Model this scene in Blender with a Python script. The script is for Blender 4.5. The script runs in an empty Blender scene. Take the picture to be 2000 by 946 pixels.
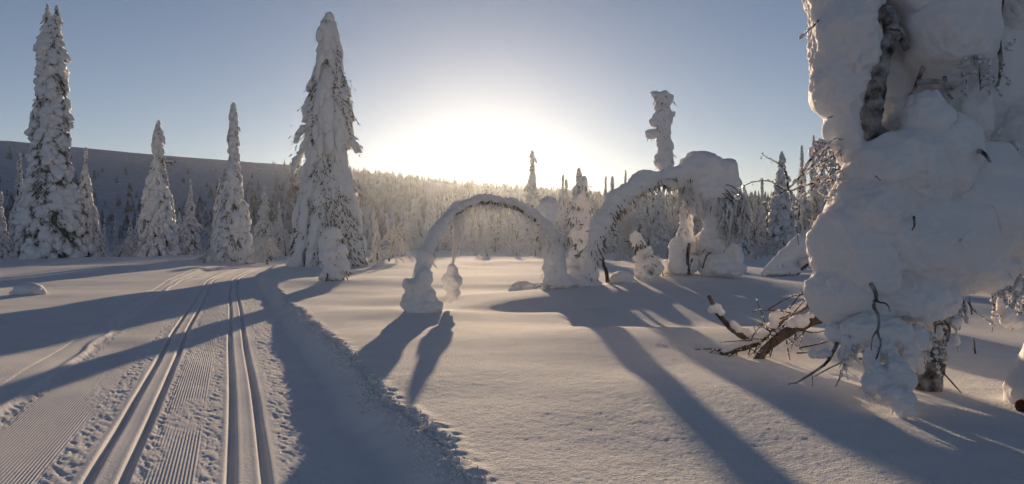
import bpy, math, random
import numpy as np
from mathutils import Vector

# ------------------------------------------------------------------ camera, sky, sun, exposure
F = 1511.0          # focal length in pixels of the 2000 px wide photograph
HZ = 473.0          # row of the horizon
CH = 1.55           # eye height above the open snow
SUN_EL = math.radians(6.15)
SUN_AZ = math.radians(-2.08)
scn = bpy.context.scene
cam_d = bpy.data.cameras.new('camera')
cam_d.sensor_width = 36.0
cam_d.lens = 36.0 * F / 2000.0
cam_d.clip_end = 6000
cam = bpy.data.objects.new('camera', cam_d)
scn.collection.objects.link(cam)
cam.location = (0, 0, CH)
cam.rotation_euler = (math.radians(90), 0, 0)
scn.camera = cam

world = bpy.data.worlds.new('World')
scn.world = world
world.use_nodes = True
wn = world.node_tree.nodes
bg = wn['Background']
sky = wn.new('ShaderNodeTexSky')
sky.sky_type = 'NISHITA'
sky.sun_disc = False
sky.sun_elevation = SUN_EL
sky.sun_rotation = SUN_AZ
sky.air_density = 0.7
sky.dust_density = 0.0
sky.ozone_density = 1.5
tint = wn.new('ShaderNodeMix')
tint.data_type = 'RGBA'; tint.blend_type = 'MULTIPLY'; tint.inputs[0].default_value = 1.0
tint.inputs[7].default_value = (1.20, 0.95, 0.92, 1)
world.node_tree.links.new(sky.outputs[0], tint.inputs[6])
world.node_tree.links.new(tint.outputs[2], bg.inputs[0])
bg.inputs[1].default_value = 0.064

sun_d = bpy.data.lights.new('sun', 'SUN')
sun_d.energy = 4.5
sun_d.angle = math.radians(0.53)
sun_d.color = (1.0, 0.74, 0.48)
sun = bpy.data.objects.new('sun', sun_d)
scn.collection.objects.link(sun)
sv = Vector((math.sin(SUN_AZ) * math.cos(SUN_EL), math.cos(SUN_AZ) * math.cos(SUN_EL), math.sin(SUN_EL)))
sun.rotation_euler = sv.to_track_quat('Z', 'Y').to_euler()

scn.view_settings.view_transform = 'Standard'
scn.view_settings.look = 'None'
scn.view_settings.gamma = 1.0
scn.view_settings.use_curve_mapping = False
scn.view_settings.exposure = 0.58
scn.cycles.max_bounces = 6
scn.cycles.diffuse_bounces = 3
scn.cycles.glossy_bounces = 2
scn.cycles.volume_bounces = 1
scn.cycles.use_denoising = True
HAZE_DENSITY = 0.00012
HAZE_ANISO = 0.82

rng = np.random.default_rng(7)
random.seed(7)

# ------------------------------------------------------------------ small maths
def at(px, py, d):
    return np.array([(px - 1000.0) / F * d, d, CH + (HZ - py) / F * d])

def sstep(a, b, x):
    t = np.clip((np.asarray(x, float) - a) / (b - a), 0, 1)
    return t * t * (3 - 2 * t)

def _h2(ix, iy, s):
    n = (ix * 374761393 + iy * 668265263 + s * 974634777) & 0x7fffffff
    n = ((n ^ (n >> 13)) * 1274126177) & 0x7fffffff
    return ((n ^ (n >> 16)) & 0xffff) / 65535.0

def noise2(x, y, s=0):
    x = np.asarray(x, float); y = np.asarray(y, float)
    ix = np.floor(x).astype(np.int64); iy = np.floor(y).astype(np.int64)
    fx = x - ix; fy = y - iy
    fx = fx * fx * fx * (fx * (fx * 6 - 15) + 10); fy = fy * fy * fy * (fy * (fy * 6 - 15) + 10)
    a = _h2(ix, iy, s); b = _h2(ix + 1, iy, s); c = _h2(ix, iy + 1, s); d = _h2(ix + 1, iy + 1, s)
    return (a + (b - a) * fx + (c - a) * fy + (a - b - c + d) * fx * fy) * 2 - 1

def fbm2(x, y, s=0, o=3):
    v = 0; amp = 1; tot = 0
    for i in range(o):
        v = v + amp * noise2(x * 2 ** i + 17.3 * i, y * 2 ** i - 9.1 * i, s + i); tot += amp; amp *= .5
    return v / tot

def _h3(ix, iy, iz, s):
    n = (ix * 374761393 + iy * 668265263 + iz * 1440662683 + s * 974634777) & 0x7fffffff
    n = ((n ^ (n >> 13)) * 1274126177) & 0x7fffffff
    return ((n ^ (n >> 16)) & 0xffff) / 65535.0

def noise3(p, s=0):
    i = np.floor(p).astype(np.int64); f = p - i
    f = f * f * (3 - 2 * f)
    x, y, z = i[:, 0], i[:, 1], i[:, 2]; fx, fy, fz = f[:, 0], f[:, 1], f[:, 2]
    def L(a, b, t): return a + (b - a) * t
    h = lambda dx, dy, dz: _h3(x + dx, y + dy, z + dz, s)
    r = L(L(L(h(0,0,0), h(1,0,0), fx), L(h(0,1,0), h(1,1,0), fx), fy),
          L(L(h(0,0,1), h(1,0,1), fx), L(h(0,1,1), h(1,1,1), fx), fy), fz)
    return r * 2 - 1

# ------------------------------------------------------------------ object helpers
def mesh(name, v, f, smooth=True):
    m = bpy.data.meshes.new(name)
    v = np.asarray(v, np.float32)
    if isinstance(f, np.ndarray):
        n, k = f.shape
        m.vertices.add(len(v)); m.vertices.foreach_set('co', v.ravel())
        m.loops.add(n * k); m.loops.foreach_set('vertex_index', f.astype(np.int32).ravel())
        m.polygons.add(n)
        m.polygons.foreach_set('loop_start', np.arange(0, n * k, k, dtype=np.int32))
        m.update(calc_edges=True)
    else:
        m.from_pydata(v.tolist(), [], [list(q) for q in f]); m.update()
    if smooth:
        m.polygons.foreach_set('use_smooth', np.ones(len(m.polygons), bool))
    return m

def obj(name, m, mat, parent=None):
    o = bpy.data.objects.new(name, m)
    if mat is not None and m is not None and not m.materials:
        m.materials.append(mat)
    scn.collection.objects.link(o)
    if parent is not None:
        o.parent = parent
    return o

def tag(o, label=None, cat=None, group=None, kind=None):
    if label: o['label'] = label
    if cat: o['category'] = cat
    if group: o['group'] = group
    if kind: o['kind'] = kind
    return o

def thing(name, loc, label, cat, group=None):
    o = bpy.data.objects.new(name, None)
    o.empty_display_size = .3
    scn.collection.objects.link(o)
    o.location = [float(c) for c in loc]
    return tag(o, label, cat, group)

def local(v, loc):
    return np.asarray(v) - np.asarray(loc)[None, :]

class Soup:
    """collects vertices / quads+tris of tubes and leaf triangles"""
    def __init__(self): self.v = []; self.f = []; self.n = 0
    def add(self, v, f):
        self.v.append(np.asarray(v, float)); self.f += [tuple(i + self.n for i in q) for q in f]; self.n += len(v)
    def tube(self, pts, rad, sides=6, cap=True):
        pts = np.asarray(pts, float); k = len(pts)
        rad = np.broadcast_to(np.asarray(rad, float), (k,))
        vs = []
        up = np.array([0.13, 0.21, 0.97])
        for i in range(k):
            t = pts[min(i + 1, k - 1)] - pts[max(i - 1, 0)]
            t /= (np.linalg.norm(t) + 1e-9)
            a = np.cross(t, up)
            if np.linalg.norm(a) < .15: a = np.cross(t, [1, 0, 0])
            a /= np.linalg.norm(a); b = np.cross(t, a)
            for s in range(sides):
                w = 2 * math.pi * s / sides
                vs.append(pts[i] + rad[i] * (math.cos(w) * a + math.sin(w) * b))
        fs = []
        for i in range(k - 1):
            for s in range(sides):
                s2 = (s + 1) % sides
                fs.append((i * sides + s, i * sides + s2, (i + 1) * sides + s2, (i + 1) * sides + s))
        if cap:
            fs.append(tuple(range(sides))[::-1]); fs.append(tuple((k - 1) * sides + s for s in range(sides)))
        self.add(vs, fs)
    def mesh(self, name, loc=(0, 0, 0), smooth=True):
        return mesh(name, local(np.concatenate(self.v), loc), self.f, smooth)

def ico(sub):
    import bmesh
    bm = bmesh.new(); bmesh.ops.create_icosphere(bm, subdivisions=sub, radius=1)
    v = np.array([q.co[:] for q in bm.verts]); f = np.array([[q.index for q in p.verts] for p in bm.faces])
    bm.free(); return v, f
ICO = {s: ico(s) for s in (1, 2, 3)}

def blobs(centers, radii, rots=None, sub=2, jitter=.12, seed=0):
    """many ellipsoids as one vertex / face array; rots: (n,3,3)"""
    V, Fc = ICO[sub]
    c = np.asarray(centers, float); r = np.asarray(radii, float)
    if r.ndim == 1: r = np.repeat(r[:, None], 3, 1)
    n = len(c)
    P = V[None] * r[:, None, :]
    if jitter:
        q = (V[None] * 1.3 + (np.arange(n)[:, None, None] * np.array([3.1, 7.7, 5.3]))).reshape(-1, 3)
        P = P * (1 + jitter * 1.6 * noise3(q, seed)).reshape(n, -1, 1)
    if rots is not None:
        P = np.einsum('nij,nkj->nki', rots, P)
    P = P + c[:, None, :]
    Fa = Fc[None] + (np.arange(n) * len(V))[:, None, None]
    return P.reshape(-1, 3), Fa.reshape(-1, 3)

def chain(pts, step=.35):
    """pts: (x,y,z,r) polyline -> dense spheres"""
    out = []
    for a, b in zip(pts[:-1], pts[1:]):
        a = np.asarray(a, float); b = np.asarray(b, float)
        L = np.linalg.norm(b[:3] - a[:3]); n = max(1, int(L / (step * min(a[3], b[3])) + .5))
        for i in range(n):
            out.append(a + (b - a) * i / n)
    out.append(np.asarray(pts[-1], float))
    return out

def smooth_path(pts, n=8):
    """Catmull-Rom through rows of any width"""
    p = np.asarray(pts, float); p = np.vstack([2 * p[0] - p[1], p, 2 * p[-1] - p[-2]])
    out = []
    for i in range(1, len(p) - 2):
        for k in range(n):
            t = k / n
            out.append(.5 * ((2 * p[i]) + (-p[i-1] + p[i+1]) * t + (2*p[i-1] - 5*p[i] + 4*p[i+1] - p[i+2]) * t*t
                             + (-p[i-1] + 3*p[i] - 3*p[i+1] + p[i+2]) * t**3))
    out.append(p[-2]); return np.array(out)

def fused(name, spheres, voxel, smooth=4, amp=.02, scale=.15, amp2=0, scale2=.05, loc=(0, 0, 0), seed=0):
    """a soft snow body: ellipsoids fused by a voxel remesh, then roughened along the normals"""
    c = [s[:3] for s in spheres]
    r = [(s[3],) * 3 if len(s) == 4 else tuple(s[3:6]) for s in spheres]
    v, f = blobs(c, r, sub=2, jitter=.08, seed=seed)
    m0 = mesh('tmp', v, f)
    o = bpy.data.objects.new('tmp', m0); scn.collection.objects.link(o)
    md = o.modifiers.new('r', 'REMESH'); md.mode = 'VOXEL'; md.voxel_size = voxel
    if smooth:
        sm = o.modifiers.new('s', 'SMOOTH'); sm.factor = .5; sm.iterations = smooth
    dg = bpy.context.evaluated_depsgraph_get()
    m = bpy.data.meshes.new_from_object(o.evaluated_get(dg))
    bpy.data.objects.remove(o); bpy.data.meshes.remove(m0)
    n = len(m.vertices)
    co = np.empty(n * 3, np.float32); m.vertices.foreach_get('co', co); co = co.reshape(-1, 3).astype(float)
    no = np.empty(n * 3, np.float32); m.vertices.foreach_get('normal', no); no = no.reshape(-1, 3).astype(float)
    dsp = amp * (noise3(co / scale, seed + 1) + .5 * noise3(co / scale * 2.1, seed + 2))
    if amp2: dsp = dsp + (.2 + .95 * sstep(-.25, .45, noise3(co / (scale2 * 6), seed + 7))) * amp2 * (noise3(co / scale2, seed + 3) + .6 * noise3(co / scale2 * 2.3, seed + 4))
    co = co + no * dsp[:, None] - np.asarray(loc)[None]
    m.vertices.foreach_set('co', co.astype(np.float32).ravel()); m.update()
    m.polygons.foreach_set('use_smooth', np.ones(len(m.polygons), bool))
    m.name = name; m.materials.clear()
    return m

# ------------------------------------------------------------------ materials
def mat_new(name):
    m = bpy.data.materials.new(name); m.use_nodes = True
    nt = m.node_tree; return m, nt, nt.nodes['Principled BSDF'], nt.nodes, nt.links

def coords(nd, lk, scale=1.0):
    tc = nd.new('ShaderNodeTexCoord'); return tc.outputs['Object']

def noise_node(nd, lk, vec, scale, detail=3, rough=.55):
    n = nd.new('ShaderNodeTexNoise'); n.inputs['Scale'].default_value = scale
    n.inputs['Detail'].default_value = detail; n.inputs['Roughness'].default_value = rough
    lk.new(vec, n.inputs['Vector']); return n

def ramp(nd, lk, fac, stops):
    r = nd.new('ShaderNodeValToRGB'); lk.new(fac, r.inputs[0])
    e = r.color_ramp.elements
    while len(e) < len(stops): e.new(.5)
    for el, (p, c) in zip(e, stops):
        el.position = p; el.color = (*c, 1)
    return r

def snow_mat(name, c0=(.83, .81, .81), c1=(.88, .865, .86), sss=.35, sss_scale=.04, bumps=((40, .010, .6),), rough=.7, spec=.12):
    m, nt, b, nd, lk = mat_new(name)
    vec = coords(nd, lk)
    n = noise_node(nd, lk, vec, 2.3, 4)
    r = ramp(nd, lk, n.outputs[0], [(.3, c0), (.7, c1)])
    lk.new(r.outputs[0], b.inputs['Base Color'])
    b.inputs['Roughness'].default_value = rough
    b.inputs['Specular IOR Level'].default_value = spec
    b.inputs['Subsurface Weight'].default_value = sss
    b.inputs['Subsurface Radius'].default_value = (1.0, .85, .75)
    b.inputs['Subsurface Scale'].default_value = sss_scale
    prev = None
    for sc, dist, st in bumps:
        nn = noise_node(nd, lk, vec, sc, 2, .6)
        bp = nd.new('ShaderNodeBump'); bp.inputs['Distance'].default_value = dist; bp.inputs['Strength'].default_value = st
        lk.new(nn.outputs[0], bp.inputs['Height'])
        if prev: lk.new(prev.outputs[0], bp.inputs['Normal'])
        prev = bp
    if prev: lk.new(prev.outputs[0], b.inputs['Normal'])
    return m

def plain_mat(name, c0, c1, scale=6.0, rough=.85, bump=.01, bscale=30):
    m, nt, b, nd, lk = mat_new(name)
    vec = coords(nd, lk)
    n = noise_node(nd, lk, vec, scale, 4)
    r = ramp(nd, lk, n.outputs[0], [(.35, c0), (.65, c1)])
    lk.new(r.outputs[0], b.inputs['Base Color'])
    b.inputs['Roughness'].default_value = rough
    b.inputs['Specular IOR Level'].default_value = .2
    nn = noise_node(nd, lk, vec, bscale, 3)
    bp = nd.new('ShaderNodeBump'); bp.inputs['Distance'].default_value = bump
    lk.new(nn.outputs[0], bp.inputs['Height']); lk.new(bp.outputs[0], b.inputs['Normal'])
    return m

M = {}
M['field'] = snow_mat('field_snow', sss=.0, rough=.9, spec=.03, bumps=((5, .02, .35), (36, .018, 1.0), (85, .010, 1.0)))
M['trail'] = snow_mat('trail_snow', (.79, .775, .775), (.85, .835, .83), sss=.0, rough=.9, spec=.03, bumps=((35, .008, .8), (90, .004, .9)))
M['load'] = snow_mat('load_snow', sss=.55, sss_scale=.06, bumps=((14, .02, .5), (60, .008, .7)))
M['near_load'] = snow_mat('near_load_snow', sss=.7, sss_scale=.07, bumps=((30, .010, .5), (120, .004, .8)))
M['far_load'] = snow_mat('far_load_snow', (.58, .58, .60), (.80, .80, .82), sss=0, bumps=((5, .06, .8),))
M['frost'] = snow_mat('frost', (.55, .54, .53), (.78, .77, .76), sss=0, bumps=())
M['needles'] = plain_mat('frosted_needles', (.05, .06, .045), (.22, .21, .19), 9, .9, .02, 14)
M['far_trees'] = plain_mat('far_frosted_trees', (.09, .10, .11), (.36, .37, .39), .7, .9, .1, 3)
M['rimy_bark'] = plain_mat('rimy_bark', (.05, .042, .035), (.50, .48, .47), 7, .9, .03, 26)
M['bark'] = plain_mat('bark', (.045, .035, .028), (.20, .17, .145), 14, .9, .02, 40)
M['dead_wood'] = plain_mat('dead_wood', (.06, .045, .035), (.18, .14, .11), 10, .85, .01, 30)
M['twig'] = plain_mat('twig', (.06, .04, .03), (.13, .085, .06), 20, .8, .003, 60)
M['moss'] = plain_mat('lichen', (.035, .05, .025), (.20, .05, .03), 18, .9, .01, 60)
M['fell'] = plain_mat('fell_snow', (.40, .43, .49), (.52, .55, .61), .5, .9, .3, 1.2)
ice, _nt, _b, _nd, _lk = mat_new('ice')
_b.inputs['Base Color'].default_value = (.9, .92, .95, 1); _b.inputs['Roughness'].default_value = .08
_b.inputs['Transmission Weight'].default_value = .85; _b.inputs['IOR'].default_value = 1.31
M['ice'] = ice

# ------------------------------------------------------------------ ground
_dk = np.array([0, 10, 20, 30, 36, 42, 50, 58, 70, 90, 120, 200.])
_xk = np.array([.13, -3.5, -7.15, -10.8, -12.9, -14.7, -16.6, -18.2, -20.4, -24, -30, -46.])
_dd = np.linspace(0, 200, 2001)
_xx = np.interp(_dd, _dk, _xk)
_pad = np.concatenate([np.full(60, np.nan), _xx, np.full(60, np.nan)])
_pad[:60] = _xx[0] + (np.arange(-60, 0) * .1) * (-.363); _pad[-60:] = _xx[-1] + (np.arange(1, 61) * .1) * (-.2)
_ker = np.hanning(121); _ker /= _ker.sum()
_xs = np.convolve(_pad, _ker, 'valid')
def track_x(d): return np.interp(d, _dd, _xs)

MOUNDS = [  # x, d, height, sx, sd
    (2.1, 20.6, .36, 3.2, 2.3), (5.6, 24.6, .62, 3.0, 3.0), (-2.3, 16.6, .10, 1.6, 1.2), (-6.5, 29.5, .18, 2.5, 2.5),
    (-2.6, 20.0, -.10, 2.6, 1.2), (0.4, 17.8, -.12, 1.8, .9), (3.2, 15.2, -.10, 2.2, 1.6), (4.6, 12.5, .14, 2.0, 1.4), (1.6, 11.6, .12, 1.6, 1.6),
    (7.5, 18.0, .20, 3.0, 2.0), (-.5, 34.0, .12, 6.0, 3.0), (-.5, 27.0, -.08, 5.0, 2.0),
    (-26, 46, .25, 8, 6), (-36, 60, .45, 12, 8), (-28, 76, .5, 12, 10), (-11, 48, .12, 4, 4),
    (-9.8, 23.0, .05, 1.0, 1.0), (12, 30, .25, 5, 4), (2, 58, .15, 14, 5),
]
def ground_z(x, d):
    x = np.asarray(x, float); d = np.asarray(d, float)
    u = x - track_x(d)
    z = -.17 + .17 * sstep(-3.2, 2.2, u)
    z = z + .10 * fbm2(x / 6.5 + 3.1, d / 5.0, 11, 2) + .018 * fbm2(x / 1.7, d / 1.3, 5, 2)
    for mx, md, h, sx, sd in MOUNDS:
        z = z + h * np.exp(-((x - mx) / sx) ** 2 - ((d - md) / sd) ** 2)
    # calm the snow where the camera stands
    return z

def trail_fade(d): return 1 - sstep(78, 92, d)

def field_z(x, d):
    u = x - track_x(d)
    z = ground_z(x, d)
    wob = .07 * noise2(d * 1.3, u * 0, 31) + .03 * noise2(d * 5, u * 0, 32)
    c = sstep(-2.95, -2.85, u) * (1 - sstep(1.33, 1.43, u + wob)) * trail_fade(d)
    rim = np.exp(-((u + wob - 1.50) / .12) ** 2) * .022 * (1 + noise2(x * 9, d * 9, 33)) * trail_fade(d)
    near = 1 - sstep(8, 16, d)
    grain = .0034 * near * fbm2(x / .038, d / .038, 41, 2) + .002 * near * fbm2(x / .16, d / .16, 44, 2)
    return z - .55 * c + rim + grain

def trail_z(u, d):
    x = track_x(d) + u
    g = ground_z(x, d)
    gc = ground_z(track_x(d), d) + .08
    flat = -.25 + .35 * gc
    flat = flat * trail_fade(d) + (g - .02) * (1 - trail_fade(d))
    fade = 1 - sstep(45, 75, d)
    z = flat + .015 * fbm2(u / 1.1, d / 2.5, 21, 2)
    # set classic tracks: two grooves each
    for c0 in (0.0, -1.10 + .03 * np.sin(d * .3)):
        for g0 in (-.132, .132):
            w = np.abs(u - c0 - g0 + .012 * np.sin(d * .55 + c0))
            z = z - .060 * (1 - sstep(.026, .048, w)) * fade
            z = z + .004 * np.exp(-((w - .07) / .022) ** 2) * fade
    # corduroy left by the groomer
    cord = (sstep(-.84, -.80, u) * (1 - sstep(-.42, -.38, u)) + sstep(-2.36, -2.30, u) * (1 - sstep(-1.62, -1.56, u)))
    cmask = sstep(-.55, .35, fbm2(u / .45, d / 1.3, 23, 3) + .2)
    z = z + .0042 * cord * cmask * np.cos(2 * math.pi * u / .030) * fade
    # skated, trodden strips
    rough = sstep(.22, .34, u) * (1 - sstep(.62, .78, u)) + sstep(-.42, -.36, u) * (1 - sstep(-.26, -.20, u)) \
        + sstep(-1.62, -1.54, u) * (1 - sstep(-1.36, -1.30, u)) + sstep(-.90, -.86, u) * (1 - sstep(-.82, -.76, u)) \
        + sstep(-2.62, -2.5, u) * (1 - sstep(-2.34, -2.26, u)) + .6 * cord * (1 - cmask)
    sk = noise2((u + .5 * d) / .05, (d - .4 * u) / .13, 25) + .9 * noise2(u / .022, d / .045, 26)
    z = z + .0065 * rough * np.minimum(sk, .35) * fade
    z = z - .008 * rough * sstep(.5, .85, noise2((u + .6 * d) / .05, (d - .5 * u) / .15, 28)) * fade
    # ridge left of the trail, bank on its right
    z = z + .035 * np.exp(-((u + 2.56 + .05 * noise2(d * .8, d * 0, 27)) / .07) ** 2) * fade
    wob = .07 * noise2(d * 1.3, u * 0, 31) + .03 * noise2(d * 5, u * 0, 32)
    wr = sstep(.95, 1.40, u + wob)
    wl = 1 - sstep(-2.9, -2.5, u)
    lumps = .020 * np.exp(-((u + wob - 1.32) / .13) ** 2) * (noise2(u / .07, d / .07, 34) + .6 * noise2(u / .16, d / .16, 35))
    z = z * (1 - wr) + (g - .012) * wr + lumps * fade
    z = z * (1 - wl) + (g - .012) * wl
    z = z - .10 * sstep(1.52, 1.62, u) - .10 * (1 - sstep(-3.15, -3.0, u))
    return z

def grid_mesh(name, X, Y, Z):
    r, c = X.shape
    v = np.stack([X, Y, Z], -1).reshape(-1, 3)
    i = np.arange(r * c).reshape(r, c)
    f = np.stack([i[:-1, :-1], i[:-1, 1:], i[1:, 1:], i[1:, :-1]], -1).reshape(-1, 4)
    return mesh(name, v, f)

rows = np.concatenate([np.exp(np.arange(math.log(1.6), math.log(20), .0055)), np.exp(np.arange(math.log(20), math.log(175), .014))])
cols = np.tan(np.linspace(-1.02, 1.02, 600)) * .78
D, T = np.meshgrid(rows, cols, indexing='ij')
X = D * T
Z = field_z(X, D)
# the far rim of the open snow sinks under the forest floor
Z = Z - .5 * sstep(160, 175, D)
tag(obj('snow_field', grid_mesh('snow_field', X, D, Z), M['field']), 'open sunlit snow field with soft drifts', None, None, 'structure')

du = np.concatenate([np.arange(-3.2, -2.4, .016), np.arange(-2.4, -1.5, .0075), np.arange(-1.5, -.86, .012), np.arange(-.86, -.36, .0075),
                     np.arange(-.36, .36, .011), np.arange(.36, 1.66, .014)])
rows = np.concatenate([np.exp(np.arange(math.log(3.2), math.log(28), .0042)), np.exp(np.arange(math.log(28), math.log(95), .02))])
D, U = np.meshgrid(rows, du, indexing='ij')
Z = trail_z(U, D)
tag(obj('ski_trail', grid_mesh('ski_trail', track_x(D) + U, D, Z), M['trail']), 'groomed ski trail with two pairs of tracks', None, None, 'structure')

# ridge of the fell: elevation seen from here, by azimuth
_ra = np.radians([-180, -110, -75, -50, -33, -25, -15, -6, 0, 5, 12, 22, 34, 50, 75, 110, 180])
_re = np.array([.02, .03, .07, .108, .111, .104, .0945, .080, .071, .064, .058, .053, .050, .05, .04, .02, .02])
def fell_z(x, y):
    r = np.hypot(x, y); a = np.arctan2(x, y)
    e = np.interp(a, _ra, _re)
    rd = 310.0
    t = np.clip((r - 140) / (rd - 140), 0, 1)
    z = e * rd * (t ** 1.25) * (1 + .0 * r)
    z = z * (1 - .35 * sstep(rd, 540, r)) + CH * sstep(140, rd, r)
    z = z + 1.0 * fbm2(x / 70, y / 70, 61, 3) * sstep(150, 240, r)
    low = -.9 + 0 * r
    return low + (z + .55) * sstep(120, 170, r) + 0.0

rr = np.concatenate([np.linspace(.0, 100, 5), np.linspace(120, 180, 10), np.exp(np.linspace(math.log(190), math.log(560), 80))])
aa = np.linspace(-math.pi, math.pi, 481)
R, A = np.meshgrid(rr, aa, indexing='ij')
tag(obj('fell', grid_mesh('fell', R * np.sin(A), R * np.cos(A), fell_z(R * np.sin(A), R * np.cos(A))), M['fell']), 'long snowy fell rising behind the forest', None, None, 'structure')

def gz(x, d):
    x = float(x); d = float(d)
    if d < 150: return float(ground_z(x, d))
    return float(fell_z(np.array(x), np.array(d)))

# ------------------------------------------------------------------ snow crumbs thrown up by the groomer
n = 3000
dd = np.exp(rng.uniform(math.log(3.2), math.log(34), n))
uu = 1.38 + np.clip(rng.normal(0, .08, n), -.18, .15) - .07 * noise2(dd * 1.3, dd * 0, 31)
cx = track_x(dd) + uu
cr = (rng.gamma(2.0, .0042, n) + .004) * (.6 + .7 * sstep(-.3, .4, noise2(dd * 1.1, dd * 0, 36)))
cr = np.minimum(cr, .020)
cz = np.maximum(field_z(cx, dd), trail_z(uu, dd)) + cr * .35
v, f = blobs(np.stack([cx, dd, cz], 1), np.stack([cr * 1.15, cr * 1.1, cr * .8], 1), sub=1, jitter=.25, seed=3)
tag(obj('snow_crumbs', mesh('snow_crumbs', v, f), M['trail']), 'loose snow crumbs along the trail bank', None, None, 'stuff')

# ------------------------------------------------------------------ spruces
def rot_out(ang, pitch, roll=None):
    """x axis points outwards at azimuth ang and down by pitch"""
    ca, sa, cp, sp = np.cos(ang), np.sin(ang), np.cos(pitch), np.sin(pitch)
    ex = np.stack([ca * cp, sa * cp, -sp], -1)
    ey = np.stack([-sa, ca, 0 * ca], -1)
    ez = np.cross(ex, ey)
    return np.stack([ex, ey, ez], -1)

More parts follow.
